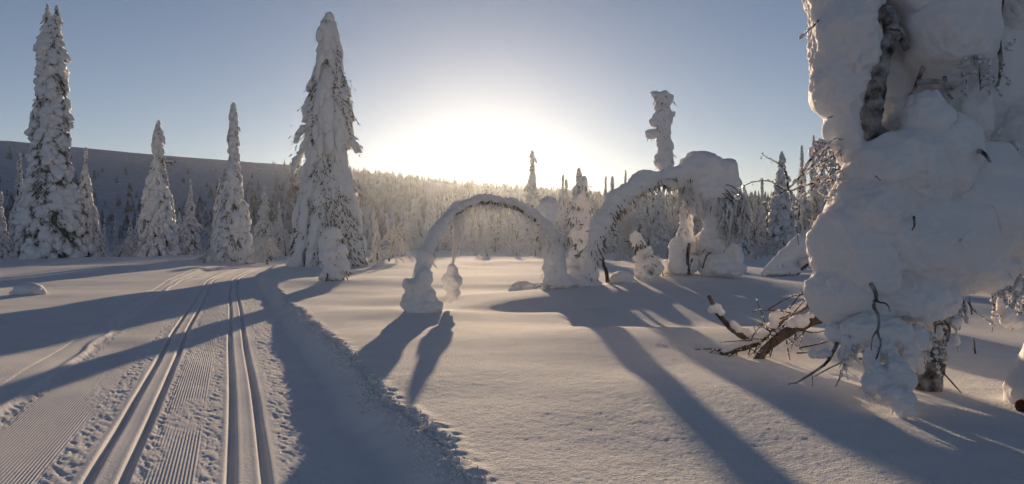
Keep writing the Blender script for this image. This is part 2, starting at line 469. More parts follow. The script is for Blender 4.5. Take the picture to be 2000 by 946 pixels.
def spruce(H, prof, n, blob, seed, sub=1, droop=.9, needle=3, core=.62, elong=1.35, longs=(), snow_lo=.05):
    r = np.random.default_rng(seed)
    pf = np.array(prof, float)
    def rad(t): return np.interp(t, pf[:, 0], pf[:, 1])
    rmax = pf[:, 1].max()
    # heights picked by surface area
    tt = np.linspace(.0, 1, 400); w = rad(tt) + .10 * rmax; cw = np.cumsum(w); cw /= cw[-1]
    t = np.interp((np.arange(n) + r.random(n)) / n, cw, tt)
    t = np.clip(t, .012, .995)
    ang = np.arange(n) * 2.39996 + r.normal(0, .5, n)
    rr_ = rad(t) * (.80 + .28 * r.random(n))
    # vertical ribs: the snow hangs in bundles
    rr_ = rr_ * (1 + .10 * np.sin(ang * 3 + seed + t * 7) + .16 * noise2(np.cos(ang) * 1.6 + seed, np.sin(ang) * 1.6 + t * H / 1.1, seed))
    s = blob * (.55 + .75 * r.random(n)) * (.42 + .58 * np.sqrt(rad(t) / rmax))
    s = np.minimum(s, np.maximum(rr_ * 1.1, blob * .28))
    pit = droop * (.75 + .45 * r.random(n))
    pos = np.stack([np.cos(ang) * (rr_ - .55 * s), np.sin(ang) * (rr_ - .55 * s), t * H], 1)
    radii = np.stack([s * elong, s * .86, s * .70], 1)
    rots = rot_out(ang, pit)
    c2 = pos + rots[:, :, 0] * (s * elong * .95)[:, None] + np.array([0, 0, -1]) * (s * .3)[:, None]
    k = r.random(n) < .65
    pos2 = np.concatenate([pos, c2[k]]); rad2 = np.concatenate([radii, radii[k] * np.array([.72, .62, .62])])
    rot2 = np.concatenate([rots, rot_out(ang[k], pit[k] + .35)])
    # leader
    nl = 7
    lt = np.linspace(.93, 1.0, nl)
    lp = np.stack([r.normal(0, .22, nl) * rad(lt), r.normal(0, .22, nl) * rad(lt), lt * H], 1)
    lr = np.maximum(rad(lt) * .85, blob * .22) * r.uniform(.75, 1.1, nl)
    pos2 = np.concatenate([pos2, lp]); rad2 = np.concatenate([rad2, np.stack([lr, lr, lr * 1.25], 1)])
    rot2 = np.concatenate([rot2, np.repeat(np.eye(3)[None], nl, 0)])
    tips = [(pos2[i], s_) for i, s_ in enumerate(np.concatenate([s, s[k] * .7]))]
    for (lt0, la, out, drop, br) in longs:     # single long limbs hanging clear of the crown
        h0 = lt0 * H; q = np.linspace(.15, 1, 9)
        P = np.stack([np.cos(la) * out * q, np.sin(la) * out * q, h0 - drop * q ** 1.3], 1) + r.normal(0, .05, (9, 3))
        pos2 = np.concatenate([pos2, P]); br_ = br * (1 - .5 * q) * r.uniform(.7, 1.35, 9)
        rad2 = np.concatenate([rad2, np.stack([br_ * 1.5, br_, br_ * .8], 1)])
        rot2 = np.concatenate([rot2, np.repeat(rot_out(np.array([la]), np.array([math.atan2(drop, out)])), 9, 0)])
        for j in range(9): tips.append((P[j], br_[j]))
    v, f = blobs(pos2, rad2, rot2, sub=sub, jitter=.30, seed=seed)
    if sub > 1:
        dn = np.stack([noise3(v / (blob * .5), seed + 5 + j) + .5 * noise3(v / (blob * .22), seed + 9 + j) for j in range(3)], 1)
        v = v + dn * blob * .13
    v[:, 2] = np.maximum(v[:, 2], -.15)
    snow = mesh('snow_load', v, f)
    # dark needles: a ragged core and sprays under every clump
    S = []
    Fq = []
    cnt = 0
    nr, ns = 26, 14
    T_ = np.linspace(.0, .97, nr); W = np.linspace(0, 2 * math.pi, ns, endpoint=False)
    TT, WW = np.meshgrid(T_, W, indexing='ij')
    RR = rad(TT) * core * (1 + .3 * (r.random(TT.shape) - .5))
    cv = np.stack([np.cos(WW) * RR, np.sin(WW) * RR, TT * H + (r.random(TT.shape) - .5) * H / nr], -1).reshape(-1, 3)
    idx = np.arange(nr * ns).reshape(nr, ns)
    j2 = np.roll(idx, -1, 1)
    cf = np.concatenate([np.stack([idx[:-1], j2[:-1], j2[1:]], -1).reshape(-1, 3), np.stack([idx[:-1], j2[1:], idx[1:]], -1).reshape(-1, 3)])
    vs = [cv]; fs = [cf]; cnt = len(cv)
    if needle:
        m_ = n * needle + len(longs) * 150
        tn = np.interp(r.random(m_), cw, tt); an = r.uniform(0, 2 * math.pi, m_)
        rn = rad(tn) * r.uniform(.80, 1.04, m_)
        b0 = np.stack([np.cos(an) * rn, np.sin(an) * rn, tn * H], 1)
        if len(longs):
            tp = np.array([p for p, _ in tips[-9 * len(longs):]]); ii = r.integers(0, len(tp), len(longs) * 150)
            b0[-len(ii):] = tp[ii] + r.normal(0, .20, (len(ii), 3)); an[-len(ii):] = np.arctan2(tp[ii, 1], tp[ii, 0])
        a = an + r.normal(0, .7, m_)
        dr = np.stack([np.cos(a) * .7, np.sin(a) * .7, -.5 - .9 * r.random(m_)], 1)
        dr /= np.linalg.norm(dr, axis=1)[:, None]
        L = blob * (.35 + .5 * r.random(m_)) * (.5 + .5 * np.sqrt(np.clip(rad(tn) / rmax, 0, 1)))
        side = np.cross(dr, r.normal(0, 1, (m_, 3))); side /= np.linalg.norm(side, axis=1)[:, None]
        wd = .13 * L
        mid = b0 + dr * (L * .45)[:, None]
        tri = np.stack([b0, mid + side * wd[:, None], b0 + dr * L[:, None], mid - side * wd[:, None]], 1).reshape(-1, 3)
        tri[:, 2] = np.maximum(tri[:, 2], -.1)
        q = np.arange(m_) * 4 + cnt
        vs.append(tri); fs += [np.stack([q, q + 1, q + 2], 1), np.stack([q, q + 2, q + 3], 1)]
    need = mesh('needles', np.concatenate(vs), np.concatenate(fs), smooth=False)
    tr = Soup(); tb = max(.06, rmax * .10)
    tr.tube([(0, 0, -.4), (0, 0, H * .3), (0.02 * H * .2, 0, H * .7), (0, 0, H * .97)], [tb * 1.15, tb * .85, tb * .45, tb * .12], 8)
    return tr.mesh('trunk'), need, snow

def plant_tree(name, meshes, loc, label, group=None, mats=('bark', 'needles', 'load'), rz=0, sc=(1, 1, 1), tilt=(0, 0)):
    t = thing(name, loc, label, 'tree', group)
    t.rotation_euler = (tilt[0], tilt[1], rz); t.scale = sc
    for nm, me, mt in zip(('trunk', 'crown', 'snow_load'), meshes, mats):
        obj(nm, me, M[mt], t)
    return t

def stand(px, d, dz=0):
    x = (px - 1000) / F * d
    return np.array([x, d, gz(x, d) - .05 + dz])

def H_of(ytop, d, z0): return CH + (HZ - ytop) / F * d - z0

# hero spruces ------------------------------------------------------
d = 47.0; L = stand(641, d); k = d / F; H = H_of(40, d, L[2])
prof = [(0, 2.2), (.1, 2.0), (.25, 1.65), (.36, 1.30), (.43, 1.05), (.47, .98), (.52, 1.10), (.60, 1.15), (.68, 1.12), (.76, .95), (.80, .72), (.86, .66), (.90, .50), (.93, .60), (.965, .46), (1, .40)]
me = spruce(H, prof, 560, .46, 101, sub=2, droop=1.25, needle=14, elong=2.1, core=.70,
            longs=[(.64, math.pi, 2.05, 3.6, .42), (.66, math.pi * 1.03, 1.9, 2.2, .34), (.63, .05, 1.75, 2.2, .36), (.72, -.1, 1.45, 1.9, .34), (.80, .1, 1.2, 1.3, .26), (.74, math.pi * .98, 1.3, 1.5, .26), (.42, math.pi, 1.9, 1.2, .3), (.40, 0, 1.85, 1.5, .32)])
plant_tree('snowy_spruce', me, L, 'big broad spruce thick with snow, long drooping limbs, beside the trail bend')

d = 60.0; L = stand(100, d); H = H_of(40, d, L[2])
prof = [(0, 1.75), (.12, 1.62), (.3, 1.40), (.45, 1.18), (.55, 1.08), (.63, 1.06), (.72, .88), (.80, .80), (.86, .84), (.90, .70), (.94, .42), (1, .26)]
me = spruce(H, prof, 460, .62, 202, sub=2, droop=.5, needle=14, elong=1.0, core=.76)
t = plant_tree('snowy_spruce', me, L, 'tallest lumpy snow-laden spruce with a forked twin top')
for sx, yt, sd in ((-.28, 12, 31), (.42, 14, 32)):
    hh = (40 - yt) * d / F + 2.6
    tm = spruce(hh, [(0, .42), (.4, .36), (.75, .24), (1, .08)], 70, .22, sd, sub=1, droop=.7, needle=5)
    for nm, me_, mt in zip(('top_leader', 'top_crown', 'top_snow'), tm, ('bark', 'needles', 'load')):
        o = obj(nm, me_, M[mt], t); o.location = (sx, 0, H - 2.5)

d = 76.0; L = stand(309, d); H = H_of(236, d, L[2])
me = spruce(H, [(0, 1.7), (.2, 1.55), (.4, 1.2), (.55, .95), (.65, .62), (.72, .38), (.8, .42), (.88, .42), (.95, .24), (1, .12)], 360, .42, 303, sub=2, droop=.9, needle=9,
            longs=[(.72, 0, 1.3, .3, .2)])
plant_tree('snowy_spruce', me, L, 'mid-sized snowy spruce with a hooked tip left of the thin spire')
d = 62.0; L = stand(456, d); H = H_of(203, d, L[2])
me = spruce(H, [(0, 1.5), (.15, 1.35), (.3, 1.05), (.45, .75), (.55, .50), (.62, .34), (.7, .30), (.8, .36), (.88, .28), (.95, .22), (1, .14)], 360, .40, 404, sub=2, droop=1.0, needle=9)
plant_tree('snowy_spruce', me, L, 'slender snowy spruce with a thin bare spire beside the trail')

# small prototypes ---------------------------------------------------
def proto(seed, H, R, n=200, blob=.36, droop=1.0, spire=.55, elong=1.6, needle=7):
    r = np.random.default_rng(seed)
    pr = [(0, R)] + [(q, max(R * (1 - q) ** (.75 + .5 * spire) * (1 + .25 * r.normal()), .16)) for q in (.15, .3, .42, .55, .66, .76, .85, .93)] + [(1, .12)]
    return spruce(H, pr, n, blob, seed, sub=1, droop=droop, needle=needle, elong=elong)
PROTO = [proto(501, 10, 1.7), proto(502, 9, 1.3, spire=.9), proto(503, 8, 1.8, spire=.3), proto(504, 11, 1.2, spire=.5),
         proto(505, 7, 1.2, n=200), proto(506, 9.5, 1.5, spire=.7, droop=1.2), proto(507, 8.5, 1.0, spire=.2, n=220)]
PH = [10, 9, 8, 11, 7, 9.5, 8.5]

def frosted_birch(seed, H, spread, nb=26, lean=0.0):
    r = np.random.default_rng(seed)
    tr = Soup(); fr = Soup()
    q = np.linspace(0, 1, 8)
    tp = np.stack([lean * H * q ** 2 + .03 * H * np.sin(q * 5 + seed), .03 * H * np.cos(q * 4), H * .93 * q - .3], 1)
    tr.tube(tp, .09 * (1 - .8 * q), 6)
    for i in range(nb):
        h = .18 + .8 * (i + r.random()) / nb
        b0 = np.array([np.interp(h, q, tp[:, j]) for j in range(3)])
        a = r.uniform(0, 2 * math.pi); Lb = spread * (.55 + .6 * r.random()) * (1.15 - .6 * h)
        rise = Lb * r.uniform(.3, .8); drop = Lb * r.uniform(.5, 1.5)
        w = np.linspace(0, 1, 7)
        P = b0 + np.stack([np.cos(a) * Lb * w, np.sin(a) * Lb * w, rise * np.sin(w * 2.2) - drop * w ** 2.4], 1)
        P[:, 2] = np.maximum(P[:, 2], .02)
        fr.tube(P, .075 * (1 - .55 * w), 5)
        for j in range(5):
            k0 = r.uniform(.25, 1); s0 = np.array([np.interp(k0, w, P[:, c]) for c in range(3)])
            Lt = r.uniform(.25, .7) * spread * .6; a2 = a + r.normal(0, 1.0); ww = np.linspace(0, 1, 4)
            Q = s0 + np.stack([np.cos(a2) * Lt * .6 * ww, np.sin(a2) * Lt * .6 * ww, .15 * Lt * ww - Lt * ww ** 1.8], 1)
            Q[:, 2] = np.maximum(Q[:, 2], .01)
            fr.tube(Q, .055 * (1 - .6 * ww), 4)
    return tr.mesh('trunk'), fr.mesh('crown')
BIRCH = [frosted_birch(601, 5, 1.7), frosted_birch(602, 4, 1.8, lean=.2), frosted_birch(603, 6, 1.5), frosted_birch(604, 3, 1.6, nb=20, lean=-.25)]
BH = [5, 4, 6, 3]

def tree_copy(i, loc, h, rz, label, group, wide=1.0):
    sc = h / PH[i]
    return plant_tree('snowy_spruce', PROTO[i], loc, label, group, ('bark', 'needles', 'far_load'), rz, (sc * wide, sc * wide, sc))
def birch_copy(i, loc, h, rz, label, group, wide=1.0):
    t = thing('frosted_birch', loc, label, 'tree', group); sc = h / BH[i]
    t.rotation_euler = (0, 0, rz); t.scale = (sc * wide, sc * wide, sc)
    obj('trunk', BIRCH[i][0], M['bark'], t); obj('crown', BIRCH[i][1], M['frost'], t)
    return t

# individually placed middle-distance trees: px, ytop, distance, prototype, width, label
for px, yt, d, i, wd, lab in [
    (167, 290, 70, 5, .95, 'snowy spruce half hidden right behind the tallest forked spruce'),
    (38, 300, 82, 3, .9, 'narrow snowy spruce left behind the tallest forked spruce'),
    (2, 375, 62, 1, 1.1, 'snowy spruce edge left of the tallest forked spruce'),
    (372, 352, 90, 3, 1.2, 'frosty spruce between the hooked spruce and the slender spire'),
    (428, 350, 84, 0, .8, 'frosty spruce close behind the slender spire'),
    (516, 366, 78, 4, 1.1, 'frosty pointed spruce in the gap right of the slender spire'),
    (545, 395, 88, 1, 1.1, 'small frosty spruce left of the big broad spruce'),
    (735, 428, 54, 2, .75, 'low snow-crusted young spruce right of the big broad spruce'),
    (1040, 296, 118, 1, 1.25, 'lone tall spruce rising above the skyline near the sun'),
    (1131, 330, 105, 6, 1.35, 'stout snow-capped spruce rising over the skyline behind the twin arches'),
    (1183, 345, 112, 3, .8, 'thin spruce on the skyline behind the left foot of the big arch'),
    (1196, 346, 108, 6, .9, 'crooked spruce pair member on the skyline behind the big arch'),
    (1222, 333, 112, 3, .7, 'needle-thin spruce spire on the skyline under the big arch'),
    (1527, 299, 92, 6, 1.2, 'blunt-topped tall snowy spruce at the right forest edge'),
    (1566, 285, 95, 3, .9, 'tall snowy spruce with knobbly top at the right forest edge'),
    (1589, 266, 97, 3, .75, 'tallest thin spire in the right forest edge'),
    (1607, 290, 95, 1, .9, 'tall snowy spruce next to the big snow-laden birch'),
    (1628, 310, 90, 6, .9, 'snowy spruce partly hidden by the big snow-laden birch'),
    (1208, 470, 60, 4, .7, 'little snowy spruce standing on the open field behind the stick'),
]:
    Lc = stand(px, d); h = H_of(yt, d, Lc[2])
    tree_copy(i, Lc, h, px * .7, lab, None, wd)

# the forest wall: many look-alikes -----------------------------------
r = np.random.default_rng(99)
tanel = math.tan(SUN_EL)
def sun_ok(x, d, h, lim):
    """keep the open snow in the sun: no tree of this height may shade it"""
    return d - h / tanel > lim
cnt = 0
def scatter(n, pxr, dr, hr, label, group, blabel=None, bgroup=None, birch=.25, lim=None):
    for j in range(n):
        d = dr[0] + (dr[1] - dr[0]) * r.random() ** .8
        px = r.uniform(*pxr); x = (px - 1000) / F * d
        h = hr[0] + (hr[1] - hr[0]) * r.random() ** 1.3
        xc = x + .0363 * (d - 30)         # where the shadow crosses the open snow
        if lim and lim[0] < xc < lim[1] and d - h / tanel < lim[2]:
            h = max(2.2, (d - lim[2]) * tanel * r.uniform(.75, 1.0))
        Lc = np.array([x, d, gz(x, d) - .1])
        if r.random() < birch and blabel:
            birch_copy(int(r.integers(4)), Lc, min(h * .7, 6), r.uniform(0, 6.28), blabel, bgroup, r.uniform(.8, 1.2))
        else:
            tree_copy(int(r.integers(7)), Lc, h, r.uniform(0, 6.28), label, group, r.uniform(.8, 1.15))
Z1 = ('frost-covered spruce in the forest behind the forked and slender spruces', 'forest spruces behind the left spruces', 'frosty birch in the thicket behind the forked and slender spruces', 'forest birches behind the left spruces')
Z2 = ('hazy frost-covered spruce in the forest seen through the thin arch', 'forest spruces behind the thin arch', 'hazy frosty birch in the forest seen through the thin arch', 'forest birches behind the thin arch')
Z3 = ('tall frost-covered spruce in the dense forest wall behind the big arch', 'forest spruces behind the big arch', 'frosty birch in the dense forest wall behind the big arch', 'forest birches behind the big arch')
Z4 = ('frost-covered spruce in the forest behind the huge snow-smothered birch', 'forest spruces behind the huge birch', 'frosty birch in the forest behind the huge snow-smothered birch', 'forest birches behind the huge birch')
scatter(60, (-60, 640), (84, 150), (4.0, 7.5), *Z1, .4)
scatter(66, (640, 1120), (110, 190), (4.0, 8.5), *Z2, .2, (-9, 9, 52))
scatter(112, (1090, 1660), (92, 165), (6.5, 11.5), *Z3, .12, (-6, 6, 45))
scatter(24, (1660, 2080), (80, 140), (6, 11), *Z4, .15)
UB = 'low frost-covered bush at the foot of the forest'
for j in range(46):
    px = r.uniform(-40, 1560); d = r.uniform(64, 84) if not 600 < px < 1120 else r.uniform(72, 96)
    x = (px - 1000) / F * d
    birch_copy(int(r.integers(4)), (x, d, gz(x, d) - .05), r.uniform(1.0, 2.3), r.uniform(0, 6.28), UB, 'low bushes at the forest foot', 1.3)
for px, d, h, i, lab in [(520, 60, 2.3, 3, 'rounded frosty reddish bush at the trail edge beside the slender spire'),
                         (760, 57, 3.0, 1, 'arching frosty birch right of the big broad spruce'),
                         (235, 66, 1.7, 3, 'low frosty bush between the forked spruce and the hooked spruce'),
                         (400, 58, 1.3, 3, 'low arching frosty bush left of the slender spire')]:
    x = (px - 1000) / F * d
    birch_copy(i, (x, d, gz(x, d) - .05), h, px, lab, None, 1.25)

# distant trees on the fell: uncountable
n = 7000
aa_ = r.uniform(math.radians(-42), math.radians(44), n); rr_ = 150 + 190 * r.random(n) ** .8
keep = rr_ < 170 + 180 * sstep(math.radians(-22), math.radians(-9), aa_) + 120 * r.random(n) ** 3
aa_ = aa_[keep]; rr_ = rr_[keep]; n = len(aa_)
rr_[: n // 6] = 300 + 20 * r.random(n // 6) ; kk = aa_[: n // 6] < math.radians(-13); rr_[: n // 6][kk] = 170 + 60 * r.random(kk.sum())
xx = rr_ * np.sin(aa_); yy = rr_ * np.cos(aa_); zz = fell_z(xx, yy)
hh = (1.6 + 2.6 * r.random(n) ** 1.5) * np.where(rr_ > 280, .7, 1)
lev = np.array([[0, .9], [.25, 1.0], [.30, .72], [.55, .66], [.6, .42], [.8, .34], [1.0, .02]])
ns = 6
W = np.linspace(0, 2 * math.pi, ns, endpoint=False)
base = np.stack([np.outer(lev[:, 1], np.cos(W)), np.outer(lev[:, 1], np.sin(W)), np.repeat(lev[:, :1], ns, 1)], -1).reshape(-1, 3)
wd = hh * r.uniform(.15, .27, n)
V = base[None] * np.stack([wd, wd, hh], 1)[:, None, :] * (1 + .25 * (r.random((n, len(base), 1)) - .5)) + np.stack([xx, yy, zz - .2], 1)[:, None, :]
idx = np.arange(len(lev) * ns).reshape(len(lev), ns); j2 = np.roll(idx, -1, 1)
bf = np.stack([idx[:-1], j2[:-1], j2[1:], idx[1:]], -1).reshape(-1, 4)
Fc = (bf[None] + (np.arange(n) * len(base))[:, None, None]).reshape(-1, 4)
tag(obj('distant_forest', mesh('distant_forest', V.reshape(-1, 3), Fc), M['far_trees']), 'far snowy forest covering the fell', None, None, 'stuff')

# ------------------------------------------------------------------ bent trees of the middle ground
def E(px, py, d, rx, ry=None, rd=None):
    """an ellipsoid given by its picture size at its own distance"""
    k = d / F; ry = rx if ry is None else ry; rd = rx * k if rd is None else rd
    return (*at(px, py, d), rx * k, rd, ry * k)
def C(pts, n=6):
    """a chain of spheres along (px, py, d, r_px)"""
    p = [(*at(a, b, dd_), rp * dd_ / F) for a, b, dd_, rp in pts]
    return chain(smooth_path(p, n))
def T(pts, n=5):
    return smooth_path([at(a, b, dd_) for a, b, dd_ in pts], n)

def icicles(parent, loc, pts, seed, length=.25, rad_=.012, name='frost_fringe', mat='frost'):
    """ragged hanging bits under a bent stem, one part"""
    r = np.random.default_rng(seed); cs_ = []; rs_ = []
    for p in pts:
        L_ = length * r.uniform(.35, 1.4); kq = max(3, int(L_ / (rad_ * 2.2))); p = np.asarray(p, float).copy()
        dr_ = r.normal(0, .35, 3) + [0, 0, -1]; st = L_ / kq
        for j in range(kq):
            cs_.append(p.copy()); rs_.append(rad_ * r.uniform(.7, 2.1) * (1.15 - .6 * j / kq))
            dr_ = .7 * dr_ + .3 * (r.normal(0, .7, 3) + [0, 0, -1]); p = p + dr_ / np.linalg.norm(dr_) * st
    rs_ = np.array(rs_)
    v, f = blobs(np.array(cs_), np.stack([rs_, rs_, rs_ * 1.5], 1), sub=1, jitter=.3, seed=seed)
    return obj(name, mesh(name, local(v, loc), f), M[mat], parent)

def sprays(parent, loc, parts, n, length, seed, mat='needles', name='needles', low=-.2):
    """small frosted needle sprays sticking out of a snow body"""
    r = np.random.default_rng(seed)
    pa = [(*q[:3], *( (q[3],) * 3 if len(q) == 4 else q[3:6])) for q in parts]; pa = np.array(pa, float)
    i = r.integers(0, len(pa), n); dv = r.normal(0, 1, (n, 3)); dv[:, 2] = -np.abs(dv[:, 2]) * .8 + .5 * r.normal(0, 1, n) * (low > 0)
    dv /= np.linalg.norm(dv, axis=1)[:, None]
    b0 = pa[i, :3] + dv * pa[i, 3:] * .92
    vs = []; fs = []
    dr = dv * .7 + r.normal(0, .35, (n, 3)) + [0, 0, -.45]; dr /= np.linalg.norm(dr, axis=1)[:, None]
    L_ = length * r.uniform(.4, 1.3, n)
    sd = np.cross(dr, r.normal(0, 1, (n, 3))); sd /= np.linalg.norm(sd, axis=1)[:, None]
    w = .09 * L_[:, None] * sd; mid = b0 + dr * (L_ * .5)[:, None] + [0, 0, -.02]
    v = np.stack([b0 - w, b0 + w, mid + w * .9, mid - w * .9, b0 + dr * L_[:, None] + [0, 0, -.05]], 1).reshape(-1, 3)
    for k in range(n): q = k * 5; fs += [(q, q + 1, q + 2, q + 3), (q + 3, q + 2, q + 4)]
    o = obj(name, mesh(name, local(v, loc), fs, False), M[mat], parent); o['kind'] = 'stuff'; return o

# left arch
d0, d1 = 16.3, 21.0
zb = gz(*at(818, 620, d0)[:2]); loc = np.array([*at(818, 620, d0)[:2], zb])
arch = thing('bent_birch', loc, 'thin snow-covered tree bent into a wide arch, tip in a snow lump', 'tree')
ar = [(1094, 552, 21, 16), (1092, 520, 21, 13), (1087, 492, 21, 17), (1076, 462, 20.8, 13), (1062, 440, 20.6, 17), (1040, 418, 20.2, 11), (1015, 402, 19.8, 13), (985, 393, 19.3, 9), (955, 388, 18.8, 11), (925, 391, 18.3, 9), (897, 405, 17.9, 13), (874, 424, 17.5, 13), (855, 450, 17.1, 17), (840, 478, 16.8, 15), (828, 510, 16.6, 18), (821, 540, 16.5, 15), (820, 565, 16.4, 22), (818, 600, 16.3, 26)]
sp = C([(a, b, c, q * (.82 if 1 < i < 13 else .95)) for i, (a, b, c, q) in enumerate(ar)])
sp += [E(820, 626, d0, 46, 16), E(824, 606, d0, 38, 22), E(806, 590, d0, 24, 26), E(838, 582, d0, 20, 26), E(812, 562, d0, 25, 22), E(797, 556, d0, 13, 17), E(846, 600, d0, 18, 18), E(862, 620, d0, 22, 7), E(833, 545, d0, 15, 26),
       E(1098, 552, 21, 26, 16), E(1082, 538, 21, 11, 20)]
sprays(arch, loc, sp, 500, .16, 301, 'frost')
obj('snow_load', fused('arch_snow', sp, .026, 1, .05, .22, .022, .06, loc, 3), M['load'], arch)
s = Soup(); s.tube(T([(a, b + 8, c) for a, b, c, _ in ar]), .06, 7); obj('trunk', s.mesh('trunk', loc), M['bark'], arch)
rr0 = np.random.default_rng(4)
und = []
for q in rr0.uniform(0, 1, 150):
    i = q * (len(ar) - 3); i0 = int(i); fr_ = i - i0
    a = np.array(ar[i0]) * (1 - fr_) + np.array(ar[i0 + 1]) * fr_
    und.append(at(a[0] + rr0.normal(0, 4), a[1] + a[3] * .75, a[2]))
icicles(arch, loc, und, 5, .24, .016)['kind'] = 'stuff'
# hanging clump under the arch
hang = [at(893 + rr0.normal(0, 7), 415 + 12 * rr0.random(), 17.6) for _ in range(14)]
s = Soup()
for p in hang:
    w = np.linspace(0, 1, 6); Lh = rr0.uniform(.5, 1.15)
    s.tube(p + np.stack([.10 * np.sin(w * 3 + p[0] * 9) * w, 0 * w, -Lh * w], 1), .012 * (1.3 - w) + .006, 5)
s.tube(T([(889, 420, 17.6), (887, 470, 17.5), (884, 530, 17.4)]), .02, 6)
obj('hanging_twigs', s.mesh('hanging_twigs', loc), M['frost'], arch)['kind'] = 'stuff'
clump = [E(884, 532, 17.4, 13, 18), E(882, 552, 17.4, 18, 20), E(872, 545, 17.4, 10, 12), E(893, 548, 17.4, 10, 14), E(886, 572, 17.4, 13, 16), E(878, 582, 17.4, 8, 10)]
obj('hanging_snow', fused('hanging_snow', clump, .02, 2, .02, .1, .006, .04, loc, 8), M['load'], arch)

# root group between both arches
loc = np.array([*at(1125, 555, 23)[:2], gz(*at(1125, 555, 23)[:2])])
g = thing('snow_crusted_spruce', loc, 'stubby snow-crusted spruce standing between the feet of the two arches', 'tree')
sp = [E(1140, 362, 24, 10, 18), E(1132, 392, 24, 17, 18), E(1142, 402, 24, 13, 20), E(1126, 424, 24, 16, 16), E(1142, 440, 24, 20, 24), E(1128, 462, 24, 18, 20), E(1140, 486, 24, 22, 24), E(1126, 505, 24, 20, 22), E(1122, 528, 23, 32, 26), E(1108, 545, 22, 28, 20), E(1115, 556, 21.6, 62, 12, .7), E(1120, 540, 21.8, 34, 18), E(1150, 535, 22.5, 16, 26), E(1150, 505, 23, 16, 22)]
sprays(g, loc, sp, 420, .2, 304)
obj('snow_load', fused('stub_snow', sp, .032, 1, .08, .28, .03, .08, loc, 21), M['load'], g)
s = Soup(); s.tube(T([(1120, 560, 23.2), (1130, 470, 24.0), (1138, 370, 24.1)]), [.13] * 10 + [.06], 8); obj('trunk', s.mesh('trunk', loc), M['bark'], g)
loc = np.array([*at(1071, 555, 22)[:2], gz(*at(1071, 555, 22)[:2])])
g = thing('snow_crusted_birch', loc, 'slim snow-crusted stem with a round snow hood behind the thin arch', 'tree')
sp = [E(1072, 402, 22.5, 21, 18), E(1060, 408, 22.5, 12, 12), E(1078, 420, 22.5, 17, 14)] + C([(1076, 430, 22.3, 11), (1074, 470, 22.2, 11), (1070, 505, 22.0, 10), (1072, 535, 21.8, 11), (1070, 552, 21.8, 12)])
sprays(g, loc, sp, 160, .14, 305, 'frost')
obj('snow_load', fused('hood_snow', sp, .028, 1, .05, .2, .02, .06, loc, 22), M['load'], g)
s = Soup(); s.tube(T([(1070, 560, 21.8), (1072, 480, 22.2), (1074, 410, 22.5)]), .07, 7)
obj('trunk', s.mesh('trunk', loc), M['bark'], g)

# big arch with the upright top
d = 21.5
loc = np.array([*at(1150, 550, d)[:2], gz(*at(1150, 550, d)[:2])])
big = thing('bent_spruce', loc, 'thick snow-laden spruce bowed over in an arch with an upright knobbly spire', 'tree')
ar = [(1146, 552, 21.5, 19), (1149, 525, 21.5, 16), (1155, 495, 21.5, 19), (1164, 466, 21.5, 17), (1176, 440, 21.6, 21), (1190, 416, 21.7, 17), (1210, 390, 22, 21), (1232, 370, 22.1, 18), (1252, 358, 22.3, 21), (1278, 350, 22.4, 16), (1305, 346, 22.6, 20), (1340, 350, 22.8, 26), (1375, 350, 22.8, 34)]
sp = C(ar)
sp += [E(1140, 552, 21.5, 30, 16), E(1158, 540, 21.5, 14, 20), E(1370, 330, 22.8, 48, 34, .6), E(1410, 340, 22.8, 34, 34, .5), E(1392, 372, 22.8, 48, 36, .6), E(1338, 345, 22.8, 30, 30), E(1385, 400, 22.8, 40, 36, .5), E(1400, 440, 22.7, 26, 36, .4), E(1392, 470, 22.7, 24, 26, .4), E(1425, 352, 22.8, 22, 30, .4), E(1355, 385, 22.9, 25, 25)]
sprays(big, loc, sp, 700, .2, 302, 'needles')
obj('snow_load', fused('big_arch_snow', sp, .034, 1, .08, .36, .03, .09, loc, 31), M['load'], big)
s = Soup(); s.tube(T([(a, b + 6, c) for a, b, c, _ in ar]), np.linspace(.12, .06, 61), 8); obj('trunk', s.mesh('trunk', loc), M['bark'], big)
sp = C([(1302, 335, 22.6, 13), (1300, 300, 22.6, 14), (1296, 265, 22.6, 13), (1298, 235, 22.6, 14), (1294, 205, 22.6, 15), (1292, 190, 22.6, 14)])
sp += [E(1288, 187, 22.6, 16, 10), E(1301, 196, 22.6, 15, 16), E(1281, 183, 22.6, 10, 7), E(1278, 239, 22.6, 11, 8), E(1273, 262, 22.6, 12, 9), E(1284, 262, 22.6, 10, 8), E(1311, 224, 22.6, 8, 9), E(1305, 285, 22.6, 10, 10), E(1288, 308, 22.6, 9, 10), E(1293, 318, 22.6, 14, 14), E(1284, 228, 22.6, 10, 8)]
sprays(big, loc, sp, 260, .14, 303, 'needles')
obj('spire_snow', fused('spire_snow', sp, .024, 1, .05, .16, .02, .05, loc, 32), M['load'], big)
s = Soup(); s.tube(T([(1302, 345, 22.6), (1298, 260, 22.6), (1292, 190, 22.6)]), .07, 7)
obj('spire_stem', s.mesh('spire_stem', loc), M['bark'], big)
und = [at(rr0.uniform(1320, 1450), rr0.uniform(370, 400), 22.6 + rr0.uniform(-.4, .4)) for _ in range(60)] + [at(rr0.uniform(1405, 1460), rr0.uniform(380, 440), 22.5 + rr0.uniform(-.3, .3)) for _ in range(110)] + [at(a + rr0.normal(0, 6), b + c_ * .8, dd_) for a, b, dd_, c_ in ar[5:] for _ in range(6)]
und += [at(rr0.uniform(1405, 1462), rr0.uniform(395, 450), 22.3 + rr0.uniform(-.3, .3)) for _ in range(150)]
icicles(big, loc, und, 6, .5, .022, 'hanging_frost')['kind'] = 'stuff'
